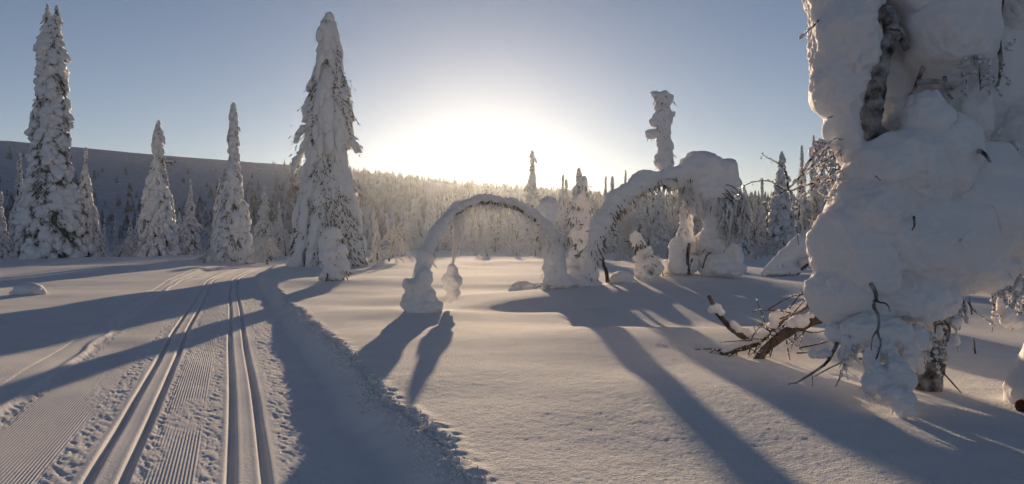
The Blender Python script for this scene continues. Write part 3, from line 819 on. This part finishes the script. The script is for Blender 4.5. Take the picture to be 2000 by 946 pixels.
for j in range(5):
    s = Soup()
    a0 = at(1395 + rr0.uniform(-20, 25), 385 + rr0.uniform(-15, 20), 22.4); e0 = at(1430 + rr0.uniform(0, 45), 410 + rr0.uniform(-30, 40), 22.2)
    s.tube(smooth_path([a0, (a0 + e0) / 2 + [0, 0, .25], e0, e0 + [.05, 0, -.35]], 4), np.linspace(.018, .006, 13), 5)
    obj('branch', s.mesh('branch', loc), M['twig'], big)

# column hanging under the big arch, and lumps around its feet
def lump(name, parts, loc_px, d, voxel, label, cat, seed, amp=.04, group=None, branch=None, mat='load'):
    l = np.array([*at(*loc_px, d)[:2], 0]); l[2] = gz(l[0], l[1])
    dz = min(0.0, l[2] - .10 - min(q[2] - (q[5] if len(q) == 6 else q[3]) for q in parts))
    parts = [(q[0], q[1], q[2] + dz, *q[3:]) for q in parts]
    t = thing(name, l, label, cat, group)
    if cat == 'tree': sprays(t, l, parts, 220, .15, seed + 400)
    obj('snow_load', fused(name, parts, voxel * .8, 1, amp, .2, amp * .45, .06, l, seed), M[mat], t)
    if branch:
        s = Soup()
        for pts, rad_ in branch: s.tube(T(pts) + [0, 0, dz], rad_, 6)
        obj('stem', s.mesh('stem', l), M['bark'], t)
    return t
d = 23.5
lump('snow_crusted_birch', C([(1322, 372, d, 10), (1340, 380, d, 12), (1336, 402, d, 9), (1341, 425, d, 13), (1338, 450, d, 15), (1336, 475, d, 22), (1334, 500, d, 24)]) + [E(1332, 515, d, 30, 22), E(1318, 490, d, 14, 30), E(1350, 510, d, 18, 26)],
     (1334, 525), d, .035, 'hourglass column of crusted snow on a birch under the big arch', 'tree', 41, .05, None,
     [([(1346, 530, d - .4), (1343, 500, d - .42), (1346, 470, d - .36)], .05), ([(1342, 528, d - .4), (1352, 500, d - .38)], .03)])
lump('snow_heap', [E(1395, 505, d, 38, 30), E(1380, 478, d, 26, 30), E(1430, 502, d, 22, 22), E(1435, 488, d, 13, 12), E(1410, 525, d, 48, 20), E(1398, 455, d, 18, 26)], (1400, 520), d, .04, 'big broken snow heap under the hanging end of the big arch', 'snow heap', 42, .05, None, [([(1372, 525, d - .5), (1380, 500, d - .55), (1392, 492, d - .5)], .02)])
lump('snow_heap', [E(1312, 522, 24, 26, 18), E(1325, 528, 24, 24, 14)], (1315, 528), 24, .035, 'low rounded snow heap left of the hourglass snow column', 'snow heap', 43, .02)
lump('snowy_young_spruce', [E(1243, 455, d, 15, 15), E(1250, 462, d, 12, 11), E(1262, 480, d, 15, 12), E(1252, 495, d, 15, 18), E(1268, 502, d, 22, 18), E(1255, 515, d, 18, 18), E(1282, 512, d, 15, 14), E(1265, 525, d, 22, 10)], (1262, 528), d, .03,
     'small bent young spruce with a round snow ball on its tip', 'tree', 44, .06, None, [([(1262, 530, d), (1258, 490, d), (1248, 470, d), (1240, 478, d - .2)], .03), ([(1243, 465, d - .25), (1241, 485, d - .25)], .02)])
lump('snow_heap', [E(1214, 540, 22.5, 26, 14), E(1200, 546, 22.5, 18, 9), E(1232, 548, 22.5, 16, 8)], (1214, 545), 22.5, .03, 'smooth dome of snow beside the upright dead stick', 'snow heap', 45, .01)
lump('snow_heap', [E(1022, 552, 24.5, 24, 14), E(1040, 554, 24.5, 14, 10), E(1008, 556, 24.5, 16, 9), E(1052, 552, 24.2, 10, 9)], (1022, 558), 24.5, .03, 'lumpy snow-covered boulder on the field left of the arch feet', 'snow heap', 46, .03)
lump('snow_heap', [E(978, 566, 23.5, 9, 4), E(972, 567, 23.5, 6, 3)], (978, 568), 23.5, .02, 'tiny snow clod on the open field near the boulder', 'snow heap', 47, .01)
lump('snow_heap', [E(55, 566, 25, 27, 15), E(38, 572, 25, 20, 8), E(74, 572, 25, 16, 8)], (55, 572), 25, .03, 'lone smooth snow hummock left of the ski trail', 'snow heap', 48, .01)
lump('bent_birch', C([(1494, 520, 31, 9), (1520, 500, 31, 15), (1550, 478, 31, 21), (1580, 460, 31, 26), (1615, 450, 31, 26), (1650, 460, 31, 22)]) + [E(1540, 512, 31, 26, 12), E(1515, 516, 31, 24, 9), E(1570, 500, 31, 10, 10)], (1500, 520), 31, .05,
     'bowed snow-covered stem leaning into the field behind the big birch', 'tree', 49, .02, None, [([(1556, 520, 30.6), (1572, 505, 30.6), (1590, 495, 30.6)], .06)])
lump('snowy_young_spruce', [E(650, 458, 28.3, 19, 18), E(640, 475, 28.3, 17, 20), E(660, 490, 28.3, 18, 18), E(643, 500, 28.3, 22, 22), E(664, 512, 28.3, 17, 15), E(675, 528, 28.3, 9, 13), E(650, 525, 28.3, 20, 18), E(634, 540, 28.3, 13, 12), E(655, 540, 28.3, 18, 10), E(668, 524, 28.3, 10, 12)], (655, 548), 28.3, .035,
     'small hooded young spruce buried in snow in front of the big spruce', 'tree', 50, .05, None, [([(655, 552, 28.3), (652, 520, 28.3), (650, 470, 28.3)], .05), ([(636, 548, 28.05), (640, 538, 28.0), (638, 528, 28.1)], .03)])

# upright stick, thin shoots, a fallen stick
def stick(name, pts, rads, label, mat='dead_wood', group=None, cat='stick', twigs=()):
    P = T(pts); l = P[0].copy()
    o = thing(name, l, label, cat, group)
    s = Soup(); s.tube(P, np.interp(np.linspace(0, 1, len(P)), np.linspace(0, 1, len(rads)), rads), 7)
    obj('stem', s.mesh('stem', l), M[mat], o)
    for tw, rd_ in twigs:
        s = Soup(); Q = T(tw); s.tube(Q, np.linspace(rd_, rd_ * .4, len(Q)), 5); obj('twig', s.mesh('twig', l), M['twig'], o)
    return o
stick('dead_stick', [(1187, 552, 22), (1184, 530, 22), (1179, 518, 22), (1178, 503, 22)], [.06, .055, .045, .02], 'upright broken dead stick poking out of the snow between the arches', twigs=[([(1184, 538, 21.95), (1190, 545, 21.9)], .02)])

# ------------------------------------------------------------------ the big snow-laden birch on the right
dB = 8.0
bx, by = at(1815, 765, dB)[:2]
loc = np.array([bx, by, gz(bx, by)])
birch = thing('snow_laden_birch', loc, 'huge birch smothered in thick pillows of snow, dark stem showing through', 'tree')
up = [E(1655, 75, 8.2, 70, 135, .55), E(1648, 165, 8.2, 62, 80, .45), E(1662, 255, 8.2, 42, 78, .36), E(1640, -60, 8.2, 70, 120, .55), E(1670, -190, 8.2, 90, 150, .6), E(1692, 305, 8.2, 36, 46, .3),
      E(1760, 120, 8.55, 95, 170, .4), E(1740, 260, 8.5, 70, 90, .4), E(1850, 60, 8.05, 88, 115, .55), E(1830, -60, 8.2, 120, 150, .7), E(1885, 225, 8.15, 55, 82, .40), E(1930, 110, 8.55, 85, 190, .35), E(2000, 300, 8.4, 80, 120, .4), E(1780, -230, 8.3, 170, 190, .8), E(1970, -100, 8.4, 130, 180, .7),
      E(2060, 120, 8.6, 60, 200, .4), E(1840, 160, 8.3, 50, 70, .3), E(1795, 20, 8.25, 24, 44, .2)]
lo = [E(1790, 470, 8.0, 190, 110, .8), E(1680, 490, 7.9, 90, 120, .6), E(1646, 575, 7.9, 60, 68, .42), E(1705, 415, 7.8, 78, 82, .6), E(1752, 345, 7.75, 88, 100, .6), E(1808, 245, 7.65, 42, 68, .34), E(1830, 310, 7.7, 70, 95, .5),
      E(1905, 410, 7.95, 125, 130, .75), E(2010, 440, 8.0, 120, 110, .8), E(1770, 585, 7.85, 100, 62, .5), E(1880, 515, 8.0, 105, 52, .5), E(1660, 425, 7.95, 38, 60, .4), E(1960, 500, 8.1, 70, 45, .4), E(1700, 620, 7.85, 58, 40, .35)]
hang = [E(1640, 652, 7.7, 20, 18, .12), E(1690, 645, 7.6, 46, 32, .25), E(1655, 685, 7.5, 15, 28, .08), E(1672, 668, 7.5, 18, 22, .1), E(1730, 650, 7.5, 38, 30, .25), E(1702, 705, 7.2, 14, 24, .10), E(1722, 682, 7.35, 22, 22, .16), E(1712, 742, 7.0, 21, 30, .13), E(1700, 755, 6.95, 12, 22, .08), E(1728, 752, 6.95, 16, 20, .1),
        E(1752, 728, 7.0, 24, 28, .14), E(1742, 705, 7.15, 15, 22, .1), E(1770, 744, 6.95, 16, 18, .1), E(1748, 768, 6.85, 26, 20, .12), E(1764, 780, 6.8, 20, 20, .10), E(1760, 796, 6.75, 19, 15, .09), E(1772, 802, 6.72, 11, 12, .06), E(1740, 752, 6.92, 20, 18, .10), E(1775, 695, 7.3, 17, 32, .1), E(1790, 664, 7.5, 20, 30, .12)]
stemsnow = [E(1790, 640, 8.0, 34, 70, .18), E(1775, 690, 7.98, 16, 40, .12), E(1800, 700, 7.98, 18, 30, .08), E(1812, 742, 7.95, 9, 20, .05), E(1838, 600, 8.0, 22, 50, .16), E(1760, 650, 8.0, 30, 50, .16)]
obj('snow_load', fused('birch_snow', up + lo + stemsnow, .017, 1, .06, .38, .020, .07, loc, 71), M['near_load'], birch)
obj('hanging_snow', fused('hanging_snow', [(*q[:3], q[3] * 1.15, q[4] * 1.2, q[5] * 1.1) for q in hang], .012, 0, .026, .09, .012, .03, loc, 72), M['near_load'], birch)
sprays(birch, loc, hang + lo[2:3] + lo[9:11] + lo[13:], 160, .07, 306, 'frost', 'fine_twigs')
s = Soup()
P = T([(1812, 785, 8.0), (1814, 740, 8.0), (1822, 680, 8.02), (1828, 610, 8.05), (1805, 520, 8.2), (1770, 400, 8.25), (1712, 290, 8.0), (1702, 240, 7.86), (1710, 180, 7.84), (1720, 115, 7.84), (1742, 62, 7.88), (1728, 25, 7.9), (1718, 15, 7.98), (1735, -80, 8.3)], 9)
s.tube(P, np.interp(np.linspace(0, 1, len(P)), [0, .08, .3, .5, .8, 1], [.155, .135, .12, .105, .085, .06]) , 14)
for vv in s.v: vv += np.stack([noise3(vv / .07, 5 + j) + .6 * noise3(vv / .03, 15 + j) for j in range(3)], 1) * .022
m_ = s.mesh('trunk', loc); obj('trunk', m_, M['rimy_bark'], birch)
rB = np.random.default_rng(12)
RIME = []
def near_branch(pts, r0, r1, mat='rimy_bark', name='branch'):
    s = Soup(); Q = T(pts, 6)
    Q = Q + np.cumsum(rB.normal(0, .0025, Q.shape), 0)
    if mat == 'twig': RIME.extend((Q[1:] + rB.normal(0, .004, Q[1:].shape)).tolist() + ((Q[1:] + Q[:-1]) / 2).tolist())
    s.tube(Q, np.linspace(r0, r1, len(Q)), 7); o = obj(name, s.mesh(name, loc), M[mat], birch); return Q, o
near_branch([(1742, 50, 7.93), (1760, 65, 7.88), (1772, 95, 7.92)], .05, .035)
near_branch([(1700, 240, 7.9), (1735, 262, 7.95), (1745, 268, 8.0)], .04, .02)
near_branch([(1805, 130, 7.95), (1785, 170, 7.9), (1770, 195, 7.9)], .022, .012)
near_branch([(1790, 160, 7.85), (1830, 158, 7.75), (1858, 172, 7.85)], .03, .02)
near_branch([(1845, 150, 7.8), (1852, 180, 7.7), (1860, 195, 7.72)], .02, .01)
near_branch([(1955, 0, 7.95), (1950, 70, 7.95), (1955, 130, 8.0), (1950, 170, 8.05)], .03, .015)
near_branch([(1910, 80, 7.65), (1912, 130, 7.62), (1915, 180, 7.66)], .012, .006)
near_branch([(1900, 290, 7.5), (1918, 300, 7.2), (1932, 318, 7.25)], .028, .012)
near_branch([(1700, 555, 7.26), (1709, 575, 7.18), (1707, 598, 7.15), (1718, 622, 7.16), (1716, 650, 7.1), (1722, 672, 7.02), (1712, 700, 6.95)], .022, .007)
near_branch([(1714, 588, 7.15), (1732, 592, 7.14), (1738, 606, 7.16)], .010, .005)
near_branch([(1716, 640, 7.12), (1703, 660, 7.05), (1700, 684, 7.0)], .009, .004)
near_branch([(1786, 425, 7.3), (1790, 440, 7.1), (1784, 452, 7.14)], .012, .006)
near_branch([(1712, 345, 7.3), (1722, 352, 7.1)], .008, .004)
near_branch([(1762, 680, 7.8), (1752, 715, 7.62), (1758, 730, 7.58)], .02, .008)
near_branch([(1818, 580, 7.85), (1835, 610, 7.75), (1852, 640, 7.7), (1850, 665, 7.7)], .018, .006)
near_branch([(1640, 655, 7.75), (1628, 690, 7.6), (1612, 715, 7.55), (1565, 745, 7.5), (1540, 752, 7.5)], .022, .006)
near_branch([(1700, 700, 7.9), (1660, 700, 7.8), (1625, 712, 7.7), (1590, 730, 7.6)], .012, .006)
near_branch([(1642, 722, 7.5), (1638, 740, 7.48), (1632, 752, 7.48)], .008, .005)
near_branch([(1588, 735, 7.55), (1585, 755, 7.5)], .005, .003)
# left limb with glittering twigs reaching over the field
Q, _ = near_branch([(1648, 300, 8.1), (1610, 285, 8.0), (1590, 300, 7.95), (1560, 350, 7.9), (1525, 378, 7.9), (1488, 402, 7.85)], .017, .004, 'twig')
obj('caught_snow', fused('limb_snow', chain([(*(p + [0, 0, .02]), .028 + .03 * abs(math.sin(i * 1.7))) for i, p in enumerate(Q[:13])], .5), .012, 1, .015, .06, .006, .025, loc, 79), M['near_load'], birch)
tw = [[(1632, 352, 8.0), (1590, 358, 7.95), (1540, 372, 7.9), (1500, 352, 7.9), (1450, 362, 7.9), (1440, 385, 7.9)], [(1540, 372, 7.9), (1530, 330, 7.9), (1487, 305, 7.9)],
      [(1566, 355, 7.9), (1557, 400, 7.9), (1555, 440, 7.88), (1560, 478, 7.86)], [(1545, 372, 7.9), (1545, 395, 7.9), (1549, 408, 7.9)], [(1590, 300, 7.95), (1575, 330, 7.95), (1566, 355, 7.9)],
      [(1605, 340, 7.95), (1580, 372, 7.93), (1560, 385, 7.9)], [(1630, 310, 8.0), (1615, 350, 7.95), (1595, 358, 7.95)], [(1598, 40, 8.05), (1578, 62, 8.0), (1562, 76, 8.0)],
      [(1640, 330, 8.0), (1618, 335, 7.95), (1606, 325, 7.95)], [(1625, 228, 8.1), (1614, 230, 8.05)]]
for q in tw: near_branch(q, .010, .003, 'twig', 'twig')
for j in range(26):   # dense twiggy knot at the limb's root
    a0 = (rB.uniform(1605, 1650), rB.uniform(275, 370), 8.0 + rB.uniform(-.2, .2))
    near_branch([a0, (a0[0] - rB.uniform(0, 25), a0[1] + rB.uniform(-15, 25), a0[2] - .1), (a0[0] - rB.uniform(0, 45), a0[1] + rB.uniform(0, 45), a0[2] - .12)], .006, .003, 'twig', 'twig')
for j in range(30):   # drooping twigs right of the stem
    px = rB.uniform(1835, 1885); y0 = rB.uniform(566, 585); Lh = rB.uniform(20, 70)
    near_branch([(px, y0, 7.75), (px + rB.normal(0, 6), y0 + Lh * .5, 7.72), (px + rB.normal(0, 8), y0 + Lh, 7.72)], .006, .003, 'twig', 'twig')
for j in range(26):
    px = rB.uniform(1940, 1998); y0 = rB.uniform(528, 550); Lh = rB.uniform(30, 110)
    near_branch([(px, y0, 7.85), (px + rB.normal(0, 6), y0 + Lh * .5, 7.8), (px + rB.normal(0, 9), y0 + Lh, 7.8)], .008, .003, 'twig', 'twig')
for j in range(34):   # twigs poking out of the pillows on the right
    px = rB.uniform(1850, 1998); y0 = rB.choice([rB.uniform(60, 160), rB.uniform(240, 345)]); Lh = rB.uniform(15, 55)
    near_branch([(px, y0, 7.9), (px + rB.normal(0, 6), y0 + Lh * .4, 7.7), (px + rB.normal(0, 10), y0 + Lh * .8, 7.62), (px + rB.normal(0, 12), y0 + Lh, 7.66)], .006, .002, 'twig', 'twig')
for j in range(46):   # twigs under the belly of the pillow
    px = rB.uniform(1640, 1850); y0 = rB.uniform(630, 670); Lh = rB.uniform(25, 80); sl = rB.normal(0, 16)
    near_branch([(px, y0, 7.55), (px + sl * .4, y0 + Lh * .5, 7.45), (px + sl, y0 + Lh, 7.4)], .006, .002, 'twig', 'twig')
near_branch([(1890, 590, 7.7), (1912, 610, 7.6), (1945, 632, 7.5)], .008, .004, 'twig', 'twig')
near_branch([(1870, 625, 7.75), (1865, 660, 7.72), (1868, 690, 7.7)], .006, .003, 'twig', 'twig')
# clumps of snow caught in the hanging twigs
for k_, parts in enumerate([[E(1866, 630, 7.72, 11, 11, .05)], [E(1866, 665, 7.7, 7, 14, .04)], [E(1968, 620, 7.8, 16, 22, .08), E(1985, 630, 7.8, 14, 14, .07)], [E(1955, 598, 7.8, 8, 22, .05)], [E(1985, 560, 7.85, 14, 26, .07)], [E(1835, 650, 7.72, 6, 18, .04)], [E(1612, 690, 7.6, 16, 10, .06), E(1588, 692, 7.6, 9, 9, .05), E(1600, 694, 7.6, 12, 8, .05)], [E(1668, 700, 7.8, 9, 8, .05)]]):
    obj('caught_snow', fused('caught_snow', parts, .012, 1, .012, .05, .006, .025, loc, 80 + k_), M['near_load'], birch)
RIME = np.array(RIME); RIME = RIME[rB.random(len(RIME)) < .6]
rw = rB.gamma(2.5, .003, len(RIME)) + .004
v, f = blobs(RIME + np.stack([0 * rw, 0 * rw, rw * .5], 1), np.stack([rw * 1.2, rw * 1.2, rw], 1), sub=1, jitter=.3, seed=77)
o = obj('twig_rime', mesh('twig_rime', local(v, loc), f), M['near_load'], birch); o['kind'] = 'stuff'
# melted and refrozen drops glinting on the twigs
V1, F1 = ICO[1]
cs = []; 
for q in tw[:6]:
    Pq = T(q, 5)
    for p in Pq[::2]: cs.append(p + rB.normal(0, .008, 3) - [0, 0, .012])
for j in range(40): cs.append(at(rB.uniform(1835, 1885), rB.uniform(580, 620), 7.7))
for j in range(26): cs.append(at(rB.uniform(1605, 1650), rB.uniform(280, 380), 7.85))
v, f = blobs(np.array(cs), np.stack([rB.uniform(.006, .012, len(cs)), rB.uniform(.006, .012, len(cs)), rB.uniform(.008, .02, len(cs))], 1), sub=1, jitter=.1)
o = obj('ice_drops', mesh('ice_drops', local(v, loc), f), M['ice'], birch); o['kind'] = 'stuff'

# ------------------------------------------------------------------ fallen dead tree left of the birch
dF = 10.3
lf = np.array([*at(1475, 705, dF)[:2], 0]); lf[2] = gz(lf[0], lf[1])
fall = thing('fallen_tree', lf, 'fallen dead tree with bare limbs, half sunk in snow beside the big birch', 'fallen tree')
def limb(pts, r0, r1, name='limb', mat='dead_wood', sides=8):
    s = Soup(); Q = T(pts, 6); s.tube(Q, np.linspace(r0, r1, len(Q)) * (1 + .08 * rB.normal(0, 1, len(Q))), sides)
    return Q, obj(name, s.mesh(name, lf), M[mat], fall)
main, _ = limb([(1474, 712, 10.0), (1500, 678, 10.1), (1545, 645, 10.3), (1600, 620, 10.5), (1680, 585, 10.9)], .055, .085, 'trunk')
second, _ = limb([(1408, 694, 10.3), (1440, 682, 10.3), (1480, 668, 10.35), (1510, 640, 10.4), (1545, 615, 10.5), (1590, 590, 10.6)], .05, .04)
third, _ = limb([(1478, 668, 10.5), (1450, 655, 10.5), (1425, 638, 10.5), (1402, 612, 10.5), (1384, 578, 10.5)], .065, .025)
lim = [[(1510, 628, 10.3), (1545, 612, 10.3), (1490, 606, 10.3), (1470, 610, 10.3)], [(1540, 605, 10.3), (1565, 575, 10.3), (1600, 565, 10.4)], [(1500, 605, 10.4), (1545, 580, 10.4), (1580, 575, 10.4)],
       [(1528, 640, 10.2), (1560, 600, 10.2), (1580, 580, 10.2)], [(1536, 665, 10.1), (1540, 690, 10.0), (1545, 712, 9.9)], [(1480, 690, 10), (1470, 705, 9.95), (1462, 722, 9.9)],
       [(1492, 640, 10.2), (1510, 655, 10.1), (1498, 690, 10)], [(1550, 640, 10.2), (1590, 650, 10), (1630, 640, 9.9)], [(1560, 680, 10), (1600, 672, 9.9), (1640, 660, 9.8)], [(1575, 600, 10.3), (1585, 560, 10.3)],
       [(1556, 690, 9.9), (1590, 690, 9.8), (1612, 700, 9.8)]]
for q in lim: limb(q, .011, .004, 'twig', 'twig', 5)
for j in range(40):
    p = (main if j % 2 else second)[rB.integers(4, 20)]; e = p + rB.normal(0, .22, 3) + [-.12, -.05, -.12]; s = Soup()
    s.tube(smooth_path([p, (p + e) / 2 + rB.normal(0, .03, 3), e], 4), np.linspace(.010, .004, 9), 5); obj('twig', s.mesh('twig', lf), M['twig'], fall)
def ride(Q, r, lift, a, b):
    return [(*(p + [0, 0, lift]), r * (.75 + .4 * rB.random()), r * .9, r * .55) for p in Q[int(a * len(Q)):int(b * len(Q))]]
sn = ride(second, .07, .05, .0, 1) + ride(third, .07, .04, .0, .55)
sn2 = chain([(*p, .05) for p in [second[2] + [0, 0, .04], second[-2] + [0, 0, .04]]][:1] + [(*second[3], .05)])
obj('snow_load', fused('log_snow', chain([(*(p + [0, 0, .045]), .052) for p in second[1:]], .5) + chain([(*(p + [0, 0, .05]), .06) for p in third[:12]], .5) + chain([(*(p + [0, 0, .07]), .06) for p in main[12:]], .5), .02, 2, .02, .1, .006, .04, lf, 91), M['near_load'], fall)
obj('snow_load', fused('limb_snow', [E(1398, 603, 10.5, 14, 10, .06), E(1406, 610, 10.5, 10, 10, .05), E(1390, 606, 10.5, 8, 8, .04)], .014, 1, .01, .06, .004, .03, lf, 92), M['near_load'], fall)
obj('snow_load', fused('knob_snow', [E(1512, 625, 10.2, 10, 18, .06), E(1518, 614, 10.2, 8, 9, .05)], .014, 1, .01, .06, .004, .03, lf, 93), M['near_load'], fall)
obj('snow_load', fused('pad_snow', [E(1560, 628, 10.1, 20, 14, .12), E(1545, 632, 10.1, 14, 8, .08)], .014, 1, .01, .06, .004, .03, lf, 94), M['near_load'], fall)

for px, py, h, dd_, lab in [(1907, 705, 45, 10.5, 'thin dead shoot standing in the lit snow right of the birch stem'), (1898, 610, 30, 14, 'short dead shoot farther out on the snow behind the birch stem')]:
    stick('dead_shoot', [(px, py + 5, dd_), (px - 3, py - h * .5, dd_), (px - 5, py - h, dd_)], [.014, .010, .004], lab, twigs=[([(px - 2, py - h * .3, dd_), (px - 8, py - h * .6, dd_)], .005)])
stick('dead_shoot', [(1878, 768, 7.6), (1860, 748, 7.55), (1840, 726, 7.6)], [.004, .008, .006], 'bare twig leaning in the shaded snow beside the birch stem', 'twig')
# snowed-in stump at the right edge
l5 = np.array([*at(2010, 800, 7.2)[:2], 0]); l5[2] = gz(l5[0], l5[1])
st = thing('snowy_stump', l5, 'snowed-in stump with a dark lichen patch right of the birch', 'stump')
obj('snow_load', fused('stump_snow', [E(2020, 760, 7.3, 55, 60, .3), E(2040, 720, 7.3, 50, 60, .3), E(2010, 815, 7.2, 40, 25, .2)], .025, 3, .02, .2, .006, .05, l5, 95), M['near_load'], st)
v, f = blobs(np.array([at(1996, 795, 6.95), at(2004, 812, 6.95), at(2012, 782, 6.95)]), np.array([[.06, .05, .05], [.06, .05, .04], [.06, .05, .06]]), sub=3, jitter=.35, seed=9)
v = v + .012 * noise3(v / .02, 3)[:, None]
obj('bark_patch', mesh('bark_patch', local(v, l5), f), M['moss'], st)

rq = np.concatenate([np.array([v_.co[:] for v_ in q.data.vertices][::3]) for q in fall.children if q.name.startswith('twig')])
rw = rB.gamma(2.5, .003, len(rq)) + .003
kq = rB.random(len(rq)) < .4
v, f = blobs(rq[kq] + [0, 0, .006], np.stack([rw, rw, rw], 1)[kq], sub=1, jitter=.3, seed=78)
o = obj('twig_rime', mesh('twig_rime', v, f), M['near_load'], fall); o['kind'] = 'stuff'

# ------------------------------------------------------------------ haze: cold air full of ice crystals
import bmesh
bm = bmesh.new(); bmesh.ops.create_cube(bm, size=1)
m = bpy.data.meshes.new('haze'); bm.to_mesh(m); bm.free()
hz = bpy.data.objects.new('haze', m); scn.collection.objects.link(hz)
hz.scale = (1160, 1160, 55); hz.location = (0, 0, 25)
hm = bpy.data.materials.new('haze'); hm.use_nodes = True
hn = hm.node_tree.nodes; hn.clear()
out = hn.new('ShaderNodeOutputMaterial'); pv = hn.new('ShaderNodeVolumePrincipled')
pv.inputs['Color'].default_value = (.84, .91, 1.0, 1)
pv.inputs['Density'].default_value = HAZE_DENSITY
pv.inputs['Anisotropy'].default_value = HAZE_ANISO
hm.node_tree.links.new(pv.outputs[0], out.inputs['Volume'])
m.materials.append(hm)
tag(hz, 'thin bright haze in the cold air', None, None, 'stuff')
